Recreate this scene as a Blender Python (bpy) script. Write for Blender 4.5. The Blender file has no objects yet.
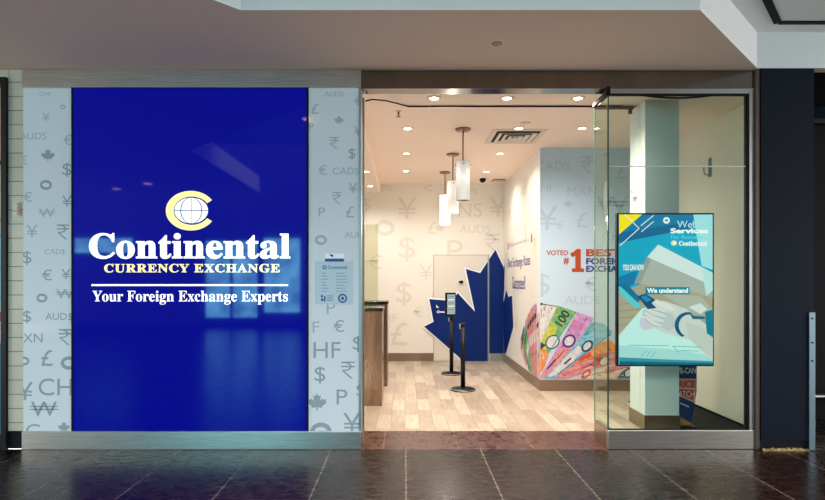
import bpy, bmesh, math, random
from mathutils import Vector
random.seed(7)
SC = bpy.context.scene
COL = SC.collection
PI = math.pi
CX, CY, F, H = 405.0, 281.0, 550.0, 1.6      # vanishing point, focal length (px), eye height
def U(px, Y): return (px - CX) * Y / F
def V(py, Y): return H + (CY - py) * Y / F
Y0 = 5.238                                    # the shopfront plane
YB = 11.0                                     # back wall of the shop
YJ = 8.02                                     # the blue wall that faces the mall
XR = 1.97                                     # side wall beyond it
XS = 3.72
ZC = 3.54
def lin(c):
    return tuple(((v/255)/12.92 if v/255 <= .04045 else ((v/255+.055)/1.055)**2.4) for v in c) + (1.0,)

# ------------------------------------------------------------------ materials
def mat(name, rgb, rough=.6, metal=0.0, emit=None, es=1.0, spec=.5, coat=0.0, noise=None, bump=None, nscale=(1, 1, 1)):
    m = bpy.data.materials.new(name); m.use_nodes = True
    nt = m.node_tree; b = nt.nodes['Principled BSDF']
    b.inputs['Base Color'].default_value = lin(rgb)
    b.inputs['Roughness'].default_value = rough
    b.inputs['Metallic'].default_value = metal
    b.inputs['Specular IOR Level'].default_value = spec
    b.inputs['Coat Weight'].default_value = coat
    b.inputs['Coat Roughness'].default_value = .03
    if emit:
        b.inputs['Emission Color'].default_value = lin(emit)
        b.inputs['Emission Strength'].default_value = es
    if noise or bump:
        tc = nt.nodes.new('ShaderNodeTexCoord'); mp = nt.nodes.new('ShaderNodeMapping')
        mp.inputs['Scale'].default_value = nscale
        nt.links.new(tc.outputs['Object'], mp.inputs[0])
        n = nt.nodes.new('ShaderNodeTexNoise'); nt.links.new(mp.outputs[0], n.inputs['Vector'])
        n.inputs['Scale'].default_value = (noise or bump)[0]; n.inputs['Detail'].default_value = 5
        if noise:                    # (scale, second colour, roughness spread)
            r = nt.nodes.new('ShaderNodeMix'); r.data_type = 'RGBA'
            cr = nt.nodes.new('ShaderNodeValToRGB'); cr.color_ramp.elements[0].position = .38; cr.color_ramp.elements[1].position = .66
            nt.links.new(n.outputs['Fac'], cr.inputs[0]); nt.links.new(cr.outputs[0], r.inputs['Factor'])
            r.inputs['A'].default_value = lin(rgb); r.inputs['B'].default_value = lin(noise[1])
            nt.links.new(r.outputs['Result'], b.inputs['Base Color'])
            if len(noise) > 2:
                mr = nt.nodes.new('ShaderNodeMapRange'); nt.links.new(n.outputs['Fac'], mr.inputs['Value'])
                mr.inputs['To Min'].default_value = rough - noise[2]; mr.inputs['To Max'].default_value = rough + noise[2]
                nt.links.new(mr.outputs[0], b.inputs['Roughness'])
        if bump:
            bp = nt.nodes.new('ShaderNodeBump'); bp.inputs['Strength'].default_value = bump[1]; bp.inputs['Distance'].default_value = .01
            nt.links.new(n.outputs['Fac'], bp.inputs['Height']); nt.links.new(bp.outputs[0], b.inputs['Normal'])
    return m

def tiled(name, c1, c2, mortar, bw, rh, ms, rough, offset=0.0, org=(0, 0, 0), swap=None, noise=None, bump=.3, freq=2, spec=.5, nsc=(1, 1, 1)):
    m = bpy.data.materials.new(name); m.use_nodes = True
    nt = m.node_tree; b = nt.nodes['Principled BSDF']
    tc = nt.nodes.new('ShaderNodeTexCoord'); mp = nt.nodes.new('ShaderNodeMapping')
    mp.vector_type = 'POINT'; mp.inputs['Location'].default_value = org
    nt.links.new(tc.outputs['Object'], mp.inputs[0])
    sx = nt.nodes.new('ShaderNodeSeparateXYZ'); cb = nt.nodes.new('ShaderNodeCombineXYZ')
    nt.links.new(mp.outputs[0], sx.inputs[0])
    a, c = swap or ('X', 'Y')
    nt.links.new(sx.outputs[a], cb.inputs['X']); nt.links.new(sx.outputs[c], cb.inputs['Y'])
    br = nt.nodes.new('ShaderNodeTexBrick'); nt.links.new(cb.outputs[0], br.inputs['Vector'])
    br.offset = offset; br.offset_frequency = freq
    for k, v in (('Scale', 1.0), ('Brick Width', bw), ('Row Height', rh), ('Mortar Size', ms), ('Mortar Smooth', .1), ('Bias', 0.0)):
        br.inputs[k].default_value = v
    br.inputs['Color1'].default_value = lin(c1); br.inputs['Color2'].default_value = lin(c2); br.inputs['Mortar'].default_value = lin(mortar)
    col = br.outputs['Color']
    b.inputs['Roughness'].default_value = rough; b.inputs['Specular IOR Level'].default_value = spec
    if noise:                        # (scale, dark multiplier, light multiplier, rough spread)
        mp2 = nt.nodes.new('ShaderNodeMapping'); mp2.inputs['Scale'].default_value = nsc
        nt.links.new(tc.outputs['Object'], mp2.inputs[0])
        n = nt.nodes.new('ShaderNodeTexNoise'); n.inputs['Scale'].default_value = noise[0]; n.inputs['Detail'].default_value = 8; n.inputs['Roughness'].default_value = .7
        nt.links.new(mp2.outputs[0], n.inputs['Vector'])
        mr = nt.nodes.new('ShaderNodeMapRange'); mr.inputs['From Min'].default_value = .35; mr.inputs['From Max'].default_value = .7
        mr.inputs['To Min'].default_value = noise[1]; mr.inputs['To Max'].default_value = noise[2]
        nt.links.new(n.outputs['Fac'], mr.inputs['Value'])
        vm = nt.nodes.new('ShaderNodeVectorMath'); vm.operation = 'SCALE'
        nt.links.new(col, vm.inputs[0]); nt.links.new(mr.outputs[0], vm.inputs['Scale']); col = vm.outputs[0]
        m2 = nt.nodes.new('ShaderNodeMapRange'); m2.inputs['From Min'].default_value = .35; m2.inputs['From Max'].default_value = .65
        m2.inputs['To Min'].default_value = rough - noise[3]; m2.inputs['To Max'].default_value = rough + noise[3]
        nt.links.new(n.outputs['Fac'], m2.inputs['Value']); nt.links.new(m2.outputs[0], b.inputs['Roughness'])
    nt.links.new(col, b.inputs['Base Color'])
    bp = nt.nodes.new('ShaderNodeBump'); bp.invert = True; bp.inputs['Strength'].default_value = bump; bp.inputs['Distance'].default_value = .004
    nt.links.new(br.outputs['Fac'], bp.inputs['Height']); nt.links.new(bp.outputs[0], b.inputs['Normal'])
    return m

def glass(name, tint, refl=.09):
    m = bpy.data.materials.new(name); m.use_nodes = True
    nt = m.node_tree; nt.nodes.remove(nt.nodes['Principled BSDF'])
    out = nt.nodes['Material Output']
    t = nt.nodes.new('ShaderNodeBsdfTransparent'); t.inputs[0].default_value = lin(tint)
    g = nt.nodes.new('ShaderNodeBsdfGlossy'); g.inputs['Roughness'].default_value = .01
    fr = nt.nodes.new('ShaderNodeFresnel'); fr.inputs[0].default_value = 1.5
    mx = nt.nodes.new('ShaderNodeMixShader')
    ge = nt.nodes.new('ShaderNodeNewGeometry'); ma = nt.nodes.new('ShaderNodeMath'); ma.operation = 'MULTIPLY'
    inv = nt.nodes.new('ShaderNodeMath'); inv.operation = 'SUBTRACT'; inv.inputs[0].default_value = 1
    nt.links.new(ge.outputs['Backfacing'], inv.inputs[1]); nt.links.new(fr.outputs[0], ma.inputs[0]); nt.links.new(inv.outputs[0], ma.inputs[1])
    nt.links.new(ma.outputs[0], mx.inputs[0]); nt.links.new(t.outputs[0], mx.inputs[1]); nt.links.new(g.outputs[0], mx.inputs[2])
    nt.links.new(mx.outputs[0], out.inputs[0])
    return m

M = {}
M['soffit'] = mat('soffit_paint', (210, 186, 168), .85)
M['tray'] = mat('tray_paint', (226, 226, 222), .8)
M['shopceil'] = mat('shop_ceiling_paint', (246, 224, 208), .8)
M['wallcream'] = mat('printed_vinyl_cream', (228, 223, 214), .45)
M['wallblue'] = mat('printed_vinyl_pale_blue', (188, 206, 220), .4)
M['wallside'] = mat('cream_paint', (230, 224, 208), .5)
M['colside'] = mat('column_paint', (218, 226, 230), .4)
M['panel'] = mat('back_painted_glass', (212, 220, 222), .08, spec=.5)
M['symcool'] = mat('grey_print', (146, 162, 169), .12)
M['symcool2'] = mat('faint_grey_print', (164, 180, 186), .12)
M['symwarm'] = mat('taupe_print', (213, 206, 196), .45)
M['symblue'] = mat('slate_print', (172, 189, 202), .4)
M['steel'] = mat('brushed_steel', (212, 204, 192), .3, 1.0, noise=(3.0, (190, 184, 174), .06), nscale=(1.2, 1.2, 30))
M['steelw'] = mat('brushed_steel_header', (140, 134, 126), .16, 1.0, noise=(1.2, (122, 116, 108), .05), nscale=(2, 1, 1))
M['steelp'] = mat('satin_aluminium', (176, 178, 174), .35, 1.0)
M['black'] = mat('black_rubber', (8, 8, 10), .6, spec=.15)
M['blackm'] = mat('black_powder_coat', (7, 7, 9), .4, spec=.25)
M['navy'] = mat('navy_paint', (9, 18, 31), .6, spec=.12)
M['navydark'] = mat('dark_skirting', (14, 15, 20), .5, spec=.15)
M['dark'] = mat('dark_recess', (6, 6, 8), .6, spec=.1)
M['base'] = mat('bronze_baseboard', (156, 136, 118), .3, .85)
M['counter'] = mat('bronze_laminate', (152, 126, 106), .28, .85, noise=(2.0, (134, 108, 88), .05), nscale=(6, 6, .6))
M['countertop'] = mat('black_stone_top', (18, 16, 15), .2)
M['glass'] = glass('clear_glass', (236, 244, 238))
M['glassg'] = glass('green_edged_glass', (234, 246, 236))
M['gedge'] = mat('glass_edge', (90, 150, 125), .15)
M['screenglass'] = glass('teller_screen_glass', (238, 240, 226))
M['leaf'] = mat('blue_vinyl', (0, 36, 106), .5, spec=.2)
M['white'] = mat('white_vinyl', (238, 240, 242), .4)
M['door'] = mat('door_paint', (216, 210, 199), .45)
M['doorgap'] = mat('door_gap', (176, 166, 154), .6)
M['copper'] = mat('copper_metal', (150, 120, 104), .35, 1.0)
M['rod'] = mat('bronze_rod', (120, 96, 78), .35, .8)
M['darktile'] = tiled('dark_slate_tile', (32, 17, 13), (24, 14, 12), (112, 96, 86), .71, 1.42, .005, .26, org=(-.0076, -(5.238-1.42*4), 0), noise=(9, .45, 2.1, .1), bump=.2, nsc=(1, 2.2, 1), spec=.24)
M['threshtile'] = tiled('slate_threshold_tile', (72, 40, 30), (64, 38, 30), (130, 100, 84), .72, 1.42, .004, .3, org=(-.512+.72, -5.238, 0), noise=(9, .55, 1.7, .13), bump=.2)
M['wood'] = tiled('pale_wood_plank', (184, 170, 150), (150, 134, 116), (120, 104, 86), .62, .16, .0022, .36, offset=.37, freq=2, swap=('Y', 'X'), noise=(3.2, .78, 1.2, .06), bump=.1, nsc=(7, 1.0, 1))
M['walltile'] = tiled('cream_wall_tile', (196, 192, 170), (188, 184, 164), (120, 112, 96), 2.0, .1352, .004, .25, org=(1, 0, 0.02), swap=('X', 'Z'), bump=.4)
M['signblue'] = mat('backlit_blue_face', (2, 4, 30), .04, spec=.22, emit=(1, 6, 136), es=1.0)
M['signwhite'] = mat('backlit_white_letter', (200, 200, 200), .1, emit=(252, 252, 250), es=1.0)
M['signcream'] = mat('backlit_cream_letter', (190, 180, 120), .1, emit=(250, 236, 158), es=.95)
M['lamp'] = mat('lamp_lens', (255, 250, 240), .4, emit=(255, 240, 214), es=14)
M['malllamp'] = mat('mall_lamp_lens', (255, 240, 220), .4, emit=(255, 214, 190), es=16)
M['trimring'] = mat('white_lamp_ring', (225, 210, 198), .4)
M['plate'] = mat('ceiling_cover_plate', (158, 132, 116), .6)
M['ventwhite'] = mat('vent_enamel', (222, 208, 192), .4)
M['ventdark'] = mat('vent_cavity', (40, 30, 24), .8)
M['rubbish'] = mat('straw_coloured_fibre', (170, 146, 96), .9, noise=(30, (110, 86, 50)), bump=(40, .8))
M['paper'] = mat('notice_paper', (182, 200, 208), .4)
M['papertext'] = mat('notice_print', (120, 146, 160), .5)
M['paperblue'] = mat('notice_blue', (20, 84, 140), .5)
M['orange'] = mat('rust_red_vinyl', (176, 68, 28), .4)
M['royal'] = mat('royal_blue_vinyl', (26, 48, 134), .4)
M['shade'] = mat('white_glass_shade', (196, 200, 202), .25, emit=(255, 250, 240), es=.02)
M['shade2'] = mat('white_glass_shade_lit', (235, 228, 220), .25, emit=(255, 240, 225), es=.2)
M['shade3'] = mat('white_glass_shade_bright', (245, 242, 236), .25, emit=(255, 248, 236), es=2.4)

# ------------------------------------------------------------------ mesh builder
class MB:
    def __init__(s): s.v, s.f, s.m, s.mats, s.sm = [], [], [], [], []
    def mi(s, m):
        if isinstance(m, str): m = M[m]
        if m not in s.mats: s.mats.append(m)
        return s.mats.index(m)
    def add(s, vs, fs, m, smooth=False):
        k = len(s.v); i = s.mi(m); s.v += [tuple(v) for v in vs]
        for f in fs: s.f.append(tuple(k + a for a in f)); s.m.append(i); s.sm.append(smooth)
        return s
    def box(s, x0, x1, y0, y1, z0, z1, m, bev=0.0):
        if bev > 0:
            bm = bmesh.new(); bmesh.ops.create_cube(bm, size=1)
            for v in bm.verts: v.co = Vector(((x0+x1)/2+v.co.x*(x1-x0), (y0+y1)/2+v.co.y*(y1-y0), (z0+z1)/2+v.co.z*(z1-z0)))
            bmesh.ops.bevel(bm, geom=bm.edges[:], offset=bev, segments=2, affect='EDGES', profile=.5)
            bm.verts.ensure_lookup_table(); bm.verts.index_update()
            s.add([v.co[:] for v in bm.verts], [[v.index for v in f.verts] for f in bm.faces], m); bm.free(); return s
        vs = [(x, y, z) for z in (z0, z1) for y in (y0, y1) for x in (x0, x1)]
        return s.add(vs, [(0, 2, 3, 1), (4, 5, 7, 6), (0, 1, 5, 4), (2, 6, 7, 3), (0, 4, 6, 2), (1, 3, 7, 5)], m)
    def lathe(s, prof, cx, cy, m, n=28, smooth=True):
        vs, fs = [], []
        for r, z in prof:
            for k in range(n): a = 2*PI*k/n; vs.append((cx+r*math.cos(a), cy+r*math.sin(a), z))
        for j in range(len(prof)-1):
            for k in range(n): fs.append((j*n+k, j*n+(k+1) % n, (j+1)*n+(k+1) % n, (j+1)*n+k))
        fs.append(tuple(range(n))[::-1]); fs.append(tuple((len(prof)-1)*n+k for k in range(n)))
        return s.add(vs, fs, m, smooth)
    def tube(s, pts, r, m, n=8):
        pts = [Vector(p) for p in pts]; vs, fs = [], []
        for i, p in enumerate(pts):
            t = (pts[min(i+1, len(pts)-1)] - pts[max(i-1, 0)]).normalized()
            a = t.orthogonal().normalized() if i == 0 else (a - t*a.dot(t)).normalized()
            b = t.cross(a)
            for k in range(n): q = 2*PI*k/n; vs.append(p + r*(math.cos(q)*a + math.sin(q)*b))
        for i in range(len(pts)-1):
            for k in range(n): fs.append((i*n+k, i*n+(k+1) % n, (i+1)*n+(k+1) % n, (i+1)*n+k))
        fs.append(tuple(range(n))[::-1]); fs.append(tuple((len(pts)-1)*n+k for k in range(n)))
        return s.add(vs, fs, m, True)
    def flat(s, vf, fn, m):
        return s.add([fn(*p) for p in vf[0]], vf[1], m)
    def poly(s, pts, fn, m):           # one flat polygon, any outline
        bm = bmesh.new(); f = bm.faces.new([bm.verts.new((p[0], p[1], 0)) for p in pts])
        f.normal_update(); bmesh.ops.triangulate(bm, faces=[f]); bm.verts.index_update()
        r = ([v.co[:2] for v in bm.verts], [[v.index for v in f.verts] for f in bm.faces]); bm.free()
        return s.flat(r, fn, m)
    def line(s, p, q, w, fn, m):
        d = Vector((q[0]-p[0], q[1]-p[1])); d.normalize(); n = Vector((-d.y, d.x))*w/2
        return s.flat(([(p[0]+n.x, p[1]+n.y), (p[0]-n.x, p[1]-n.y), (q[0]-n.x, q[1]-n.y), (q[0]+n.x, q[1]+n.y)], [(0, 1, 2, 3)]), fn, m)
    def build(s, name, parent=None):
        me = bpy.data.meshes.new(name); me.from_pydata(s.v, [], s.f)
        for m in s.mats: me.materials.append(m)
        me.polygons.foreach_set('material_index', s.m); me.polygons.foreach_set('use_smooth', s.sm)
        o = bpy.data.objects.new(name, me); COL.objects.link(o)
        if parent:
            if parent.type == 'EMPTY':      # meshes are written in world coordinates; bring them to the thing's base
                me.transform(parent.matrix_basis.inverted())
            o.parent = parent
        me.update(); return o

def front(Y, off=0.0):                  # a plane facing the mall: (x, z)
    return lambda u, v: (u, Y - off, v)
def fpx(Y, off=0.0):                    # the same plane, points read off the photograph
    return lambda px, py: (U(px, Y), Y - off, V(py, Y))
def side(X, off=0.0):                   # a plane facing left: u is the distance Y
    return lambda u, v: (X - off, u, v)

# ------------------------------------------------------------------ lettering
def serif(s):
    o = ''
    for c in s:
        if 'A' <= c <= 'Z': c = chr(0x1D400+ord(c)-65)
        elif 'a' <= c <= 'z': c = chr(0x1D41A+ord(c)-97)
        elif '0' <= c <= '9': c = chr(0x1D7CE+ord(c)-48)
        o += c
    return o
_T = {}
def text(s, off=0.0, sp=1.0):           # lettering as ((points), (faces)), its box from 0,0 to w,1
    k = (s, off, sp)
    if k in _T: return _T[k]
    if s == '₩':
        v, f, w = text('W', off); n_ = len(v)
        v = list(v)+[(-.06, .44), (w+.06, .44), (w+.06, .51), (-.06, .51), (-.06, .64), (w+.06, .64), (w+.06, .71), (-.06, .71)]
        _T[k] = (v, list(f)+[(n_, n_+1, n_+2, n_+3), (n_+4, n_+5, n_+6, n_+7)], w); return _T[k]
    if s == '₹':
        v = [(0, .91), (.7, .91), (.7, 1), (0, 1), (0, .66), (.7, .66), (.7, .75), (0, .75), (.05, .44), (.17, .44), (.62, 0), (.48, 0)]
        f = [(0, 1, 2, 3), (4, 5, 6, 7), (8, 9, 10, 11)]; m_ = 12; n_ = len(v)
        for rr in (1, .72):
            for j in range(m_+1): a = PI/2-PI*j/m_; v.append((.2+.34*rr*math.cos(a), .705+.265*rr*math.sin(a)))
        f += [(n_+j, n_+j+1, n_+m_+2+j, n_+m_+1+j) for j in range(m_)]
        f.append((n_+m_, n_+2*m_+1, len(v), len(v)+1)); v += [(.06, .515), (.06, .44)]
        _T[k] = (v, f, .7); return _T[k]
    c = bpy.data.curves.new('lettering', 'FONT'); c.body = s; c.offset = off; c.space_character = sp; c.resolution_u = 4
    o = bpy.data.objects.new('lettering', c); COL.objects.link(o)
    bpy.context.view_layer.update()
    me = bpy.data.meshes.new_from_object(o.evaluated_get(bpy.context.evaluated_depsgraph_get()))
    vs = [v.co[:2] for v in me.vertices]; fs = [tuple(p.vertices) for p in me.polygons]
    bpy.data.objects.remove(o); bpy.data.curves.remove(c); bpy.data.meshes.remove(me)
    x0, x1 = min(v[0] for v in vs), max(v[0] for v in vs); y0, y1 = min(v[1] for v in vs), max(v[1] for v in vs)
    h = y1 - y0
    r = ([((x-x0)/h, (y-y0)/h) for x, y in vs], fs, (x1-x0)/h); _T[k] = r
    return r
def fit(t, x0, x1, y0, y1, flip=False, skew=0.0):   # fit lettering into a box
    w = t[2]
    return ([(x0+(x/w)*(x1-x0), y0+y*(y1-y0)+skew*(x/w)) for x, y in t[0]], t[1])
def clip(vf, x0, x1, y0, y1):
    bm = bmesh.new(); vs = [bm.verts.new((p[0], p[1], 0)) for p in vf[0]]
    for f in vf[1]:
        try: bm.faces.new([vs[i] for i in f])
        except ValueError: pass
    for co, no in (((x0, 0, 0), (-1, 0, 0)), ((x1, 0, 0), (1, 0, 0)), ((0, y0, 0), (0, -1, 0)), ((0, y1, 0), (0, 1, 0))):
        bmesh.ops.bisect_plane(bm, geom=bm.verts[:]+bm.edges[:]+bm.faces[:], plane_co=co, plane_no=no, clear_outer=True)
    bm.verts.index_update()
    r = ([v.co[:2] for v in bm.verts], [[v.index for v in f.verts] for f in bm.faces]); bm.free()
    return r
LEAF = [(0, 1), (.13, .76), (.3, .84), (.22, .42), (.42, .6), (.47, .5), (.7, .54), (.64, .36), (.74, .29), (.38, .0), (.42, -.12), (.05, -.06), (.05, -.35)]
LEAF = LEAF + [(-x, y) for x, y in LEAF[:0:-1]]
def leafpoly(cx, cy, h):
    k = h/1.35; return [(cx+x*k, cy+(y-.325)*k) for x, y in LEAF]
def tri(pts):
    bm = bmesh.new(); f = bm.faces.new([bm.verts.new((p[0], p[1], 0)) for p in pts]); f.normal_update(); bmesh.ops.triangulate(bm, faces=[f]); bm.verts.index_update()
    r = ([v.co[:2] for v in bm.verts], [[v.index for v in f.verts] for f in bm.faces]); bm.free(); return r
def coin(cx, cy, r):
    n = 24; vs = []; fs = []
    for k in range(n): a = 2*PI*k/n; vs.append((cx+r*1.1*math.cos(a), cy+r*.9*math.sin(a)))
    for k in range(n): a = 2*PI*k/n; vs.append((cx+r*(.62*math.cos(a)-.2*math.sin(a)), cy+r*(.42*math.sin(a)+.1*math.cos(a))))
    for k in range(n): fs.append((k, (k+1) % n, n+(k+1) % n, n+k))
    return (vs, fs)
def symbols(mb, items, Y, m, rect):
    x0, x1, z0, z1 = rect
    for it in items:
        s, px, py, h = it[:4]; mm = it[4] if len(it) > 4 else m
        cx, cz, hh = U(px, Y), V(py, Y), h*Y/F
        if s == 'leaf': vf = tri(leafpoly(cx, cz, hh))
        elif s == 'coin': vf = coin(cx, cz, hh/2)
        else:
            t = text('P' if s == '₽' else s, 0.0); w = t[2]*hh*(1.15 if len(s) == 1 else 1.05)
            vf = fit(t, cx-w/2, cx+w/2, cz-hh/2, cz+hh/2)
        vf = clip(vf, x0, x1, z0, z1)
        if vf[1]: mb.flat(vf, front(Y, .0012), mm)

# ------------------------------------------------------------------ object helpers
def thing(name, label, cat, loc=(0, 0, 0), group=None):
    o = bpy.data.objects.new(name, None); COL.objects.link(o); o.location = loc; o.empty_display_size = .1
    bpy.context.view_layer.update(); tag(o, label, cat, group); return o
def tag(o, label, cat, group=None):
    o['label'] = label; o['category'] = cat
    if group: o['group'] = group
    return o
def struct(name, mb):
    o = mb.build(name); o['kind'] = 'structure'; return o
def copy_tree(root, loc, label):
    r = root.copy(); COL.objects.link(r); r.location = loc; r['label'] = label
    for ch in list(root.children):
        c = ch.copy(); COL.objects.link(c); c.parent = r
        for g in ch.children:
            d = g.copy(); COL.objects.link(d); d.parent = c
    return r

# ================================================================== SETTING
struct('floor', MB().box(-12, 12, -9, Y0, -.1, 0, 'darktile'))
struct('floor_threshold', MB().box(-.46, XS, Y0+.0005, 5.867, -.1, 0, 'threshtile'))
struct('floor_planks', MB().box(-2.6, XS, 5.8675, YB+.1, -.1, 0, 'wood'))
# mall ceiling: a lower soffit around a raised tray
bm = MB()
out = [(-12, 5.3), (-12, -2), (-3.3, -2), (-3.3, 2.0), (-1.22, 4.08), (2.19, 4.08), (3.32, 5.19), (12, 5.19), (12, 5.3)]
ng = len(out)
t = tri(out)
bm.add([(x, y, 3.61) for x, y in t[0]], t[1], 'soffit')
for i in range(ng):
    a, b_ = out[i], out[(i+1) % ng]
    bm.add([(a[0], a[1], 3.61), (b_[0], b_[1], 3.61), (b_[0], b_[1], 3.97), (a[0], a[1], 3.97)], [(0, 1, 2, 3)], 'tray')
struct('ceiling_soffit', bm)
struct('ceiling_tray', MB().box(-12, 12, 1.0, 5.3, 3.95, 4.2, 'tray'))  # unseen near edge cut back so sky light reaches the shopfront
# shopfront surround
XL, XJ = U(23, Y0), U(361, Y0)            # left end of the front, left jamb of the entrance
XG, XE = 1.933, U(757, Y0)
struct('wall_front', MB().box(XL+.02, XJ-.02, Y0+.02, Y0+.16, 0, 3.61, 'wallside'))
struct('trim_1', MB().box(XL, XJ, Y0-.02, Y0+.02, V(88, Y0), 3.608, 'steel', .004).box(U(72, Y0), U(308, Y0), Y0-.021, Y0-.0195, V(88.6, Y0), V(88, Y0), 'black'))
struct('trim_2', MB().box(XL, XJ, Y0-.02, Y0+.02, 0.002, V(431, Y0), 'steel', .004))
struct('trim_3', MB().box(XJ-.018, XJ+.004, Y0-.01, Y0+.165, V(431, Y0), V(88, Y0), 'steelp', .002))
struct('trim_4', MB().box(XJ+.001, XE, Y0+.0, Y0+.16, V(88.5, Y0), 3.608, 'steelw', .003))
# tile pier at the far left and the neighbour's frame
struct('wall_left_pier', MB().box(U(8, Y0), XL, Y0+.004, Y0+.2, V(431, Y0), 3.61, 'walltile').box(U(8, Y0), XL, Y0+.01, Y0+.2, 0, V(431, Y0), 'navydark'))
nb = MB()
nb.box(U(3, Y0), U(8, Y0), Y0-.03, Y0+.1, 0, V(78, Y0), 'blackm').box(-6.5, U(3, Y0), Y0-.03, Y0+.1, V(84, Y0), V(78, Y0), 'blackm').box(-6.5, U(3, Y0), Y0-.03, Y0+.1, 0, .1, 'blackm')
nb.box(-6.5, U(3, Y0), Y0-.01, Y0+.06, V(163, Y0), V(161, Y0), 'blackm')
nb.box(-12, U(8, Y0), Y0+.0, Y0+.2, V(78, Y0), 3.61, 'walltile')
o = struct('window_2', nb)
# neighbour poster
def flatmat(n, c, rough=.5, es=0): return mat(n, c, rough, emit=c if es else None, es=es)
p = MB(); yy = Y0+.08
for a, b_, c in ((84, 161, (196, 150, 120)), (163, 230, (206, 190, 150)), (230, 312, (150, 190, 198)), (312, 322, (170, 40, 36)), (322, 345, (190, 170, 170)), (345, 437, (24, 110, 120))):
    mm = flatmat('poster_ink', c)
    p.box(-6.4, U(3.2, Y0), yy-.002, yy+.002, V(b_, Y0), V(a, Y0), mm)
tag(p.build('window_poster'), 'colourful poster inside the black framed window at the edge, cream above and teal below', 'poster')
struct('wall_left_shop', MB().box(-12, U(8, Y0), Y0+.11, Y0+.2, 0, V(78, Y0), 'dark'))
# switch plate on the pier
t_ = thing('wall_plate', 'small cream plate with bronze edge on the narrow tiled pier', 'switch plate', (U(16.5, Y0), Y0, V(209, Y0)))
MB().box(U(13, Y0), U(20.5, Y0), Y0-.012, Y0+.003, V(216, Y0), V(202, Y0), M['walltile'], .002).build('cover', t_)
MB().box(U(18, Y0), U(20, Y0), Y0-.02, Y0-.0125, V(215, Y0), V(203, Y0), 'copper', .002).build('latch', t_)
# navy wall and what lies right of it
struct('wall_navy', MB().box(XE+.012, U(811, Y0), Y0-.04, Y0+.16, .09, 3.61, 'navy').box(XE+.012, U(811, Y0), Y0-.02, Y0+.16, 0, .09, 'navydark'))
struct('trim_5', MB().box(XE-.03, XE+.01, Y0-.03, Y0+.16, 0, 3.608, mat('brown_metal_trim', (96, 84, 74), .5, .9), .003))
struct('wall_right_recess', MB().box(U(811, Y0)+.001, 12, 6.4, 6.5, 0, 3.61, 'dark').box(U(811, Y0), U(811, Y0)+.01, Y0+.16, 6.4, 0, 3.61, 'dark'))
struct('ceiling_recess', MB().box(U(811, Y0), 12, 5.3, 6.5, 3.612, 3.66, 'dark'))
struct('floor_recess', MB().box(U(811, Y0), 12, Y0, 6.5, -.1, -.001, 'darktile'))
struct('window_3', MB().box(U(811, Y0)+.01, 8, 6.3, 6.33, V(105, 5.8), 3.6, mat('dark_teal_glass', (12, 24, 34), .1, spec=.3)).box(U(811, Y0)+.01, 8, 6.28, 6.34, V(110, 5.8), V(105, 5.8), 'blackm').box(U(811, Y0)+.01, 8, 6.2, 6.34, .29, .31, 'steelp'))
t_ = thing('guard_post', 'flat steel guard post with screws at the edge of the dark blue wall', 'guard post', (U(808, Y0), Y0-.05, 0))
MB().box(U(805, Y0), U(811, Y0), Y0-.056, Y0-.042, .004, V(312, Y0), mat('dull_steel', (112, 130, 138), .4, 1.0), .002).build('strip', t_)
for py in (318, 342, 360):
    o = MB().tube([(U(808, Y0), Y0-.060, V(py, Y0)), (U(808, Y0), Y0-.0565, V(py, Y0))], .009, 'dark', 12).build('screw', t_)
# frayed fibre under the navy wall
mb = MB(); n = 44; xs = [XE+.02+(U(804, Y0)-XE-.02)*i/n for i in range(n+1)]
vs = []
for i, x in enumerate(xs):
    hz = .014+.02*random.random(); w = .02+.016*random.random()
    vs += [(x, Y0-.045-w, 0.001), (x, Y0-.045-w*.7, hz), (x, Y0-.043, hz*.9), (x, Y0-.043, .001)]
mb.add(vs, [(4*i+k, 4*i+4+k, 4*i+4+(k+1) % 4, 4*i+(k+1) % 4) for i in range(n) for k in range(4)], 'rubbish')
mb.add(vs[:4], [(0, 1, 2, 3)], 'rubbish'); mb.add(vs[-4:], [(0, 1, 2, 3)], 'rubbish')
tag(mb.build('fibre_strip'), 'frayed straw coloured strip lying along the foot of the dark blue wall', 'strip')

# ------------------------------------------------------------------ shop interior shell
ws = struct('wall_back', MB().box(-2.6, XR+.1, YB, YB+.1, 0, ZC+.05, 'wallcream'))
wj = struct('wall_jog', MB().add([(XR, YJ, 0), (XS, YJ, 0), (XS, YJ, ZC+.05), (XR, YJ, ZC+.05), (XR+.11, YJ+.1, 0), (XS, YJ+.1, 0), (XS, YJ+.1, ZC+.05), (XR+.11, YJ+.1, ZC+.05)], [(0, 1, 2, 3), (7, 6, 5, 4), (3, 2, 6, 7), (0, 4, 5, 1), (1, 5, 6, 2), (0, 3, 7, 4)], 'wallblue'))
wr = struct('wall_right', MB().box(XR, XR+.1, YJ+.0008, YB, 0, ZC+.05, 'wallcream'))
# the end face of the side wall and the blue face meet at the corner
struct('wall_right_front', MB().box(XS, XS+.1, Y0+.165, YJ+.1, 0, ZC+.05, 'wallside'))
struct('wall_left_side', MB().box(-2.7, -2.6, Y0+.16, YB+.1, 0, ZC+.05, 'wallcream'))
struct('ceiling', MB().box(-.5, XS+.1, Y0+.16, YB+.1, ZC, ZC+.1, 'shopceil').box(-2.7, -.5, Y0+.16, YB+.1, 3.36, ZC+.1, 'shopceil'))
struct('baseboard_back', MB().box(-2.6, U(434, YB)-.01, YB-.012, YB-.0005, 0, .16, 'base').box(U(490, YB), XR-.014, YB-.012, YB-.0005, 0, .16, 'steelp'))
struct('baseboard_right', MB().box(XR-.013, XR-.0005, YJ-.013, YB-.014, 0, .16, 'base'))
struct('baseboard_jog', MB().box(XR-.0005, XS, YJ-.013, YJ-.0005, 0, .16, 'base'))
struct('baseboard_side', MB().box(XS-.013, XS-.0005, Y0+.17, YJ-.014, 0, .025, 'dark'))
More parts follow.
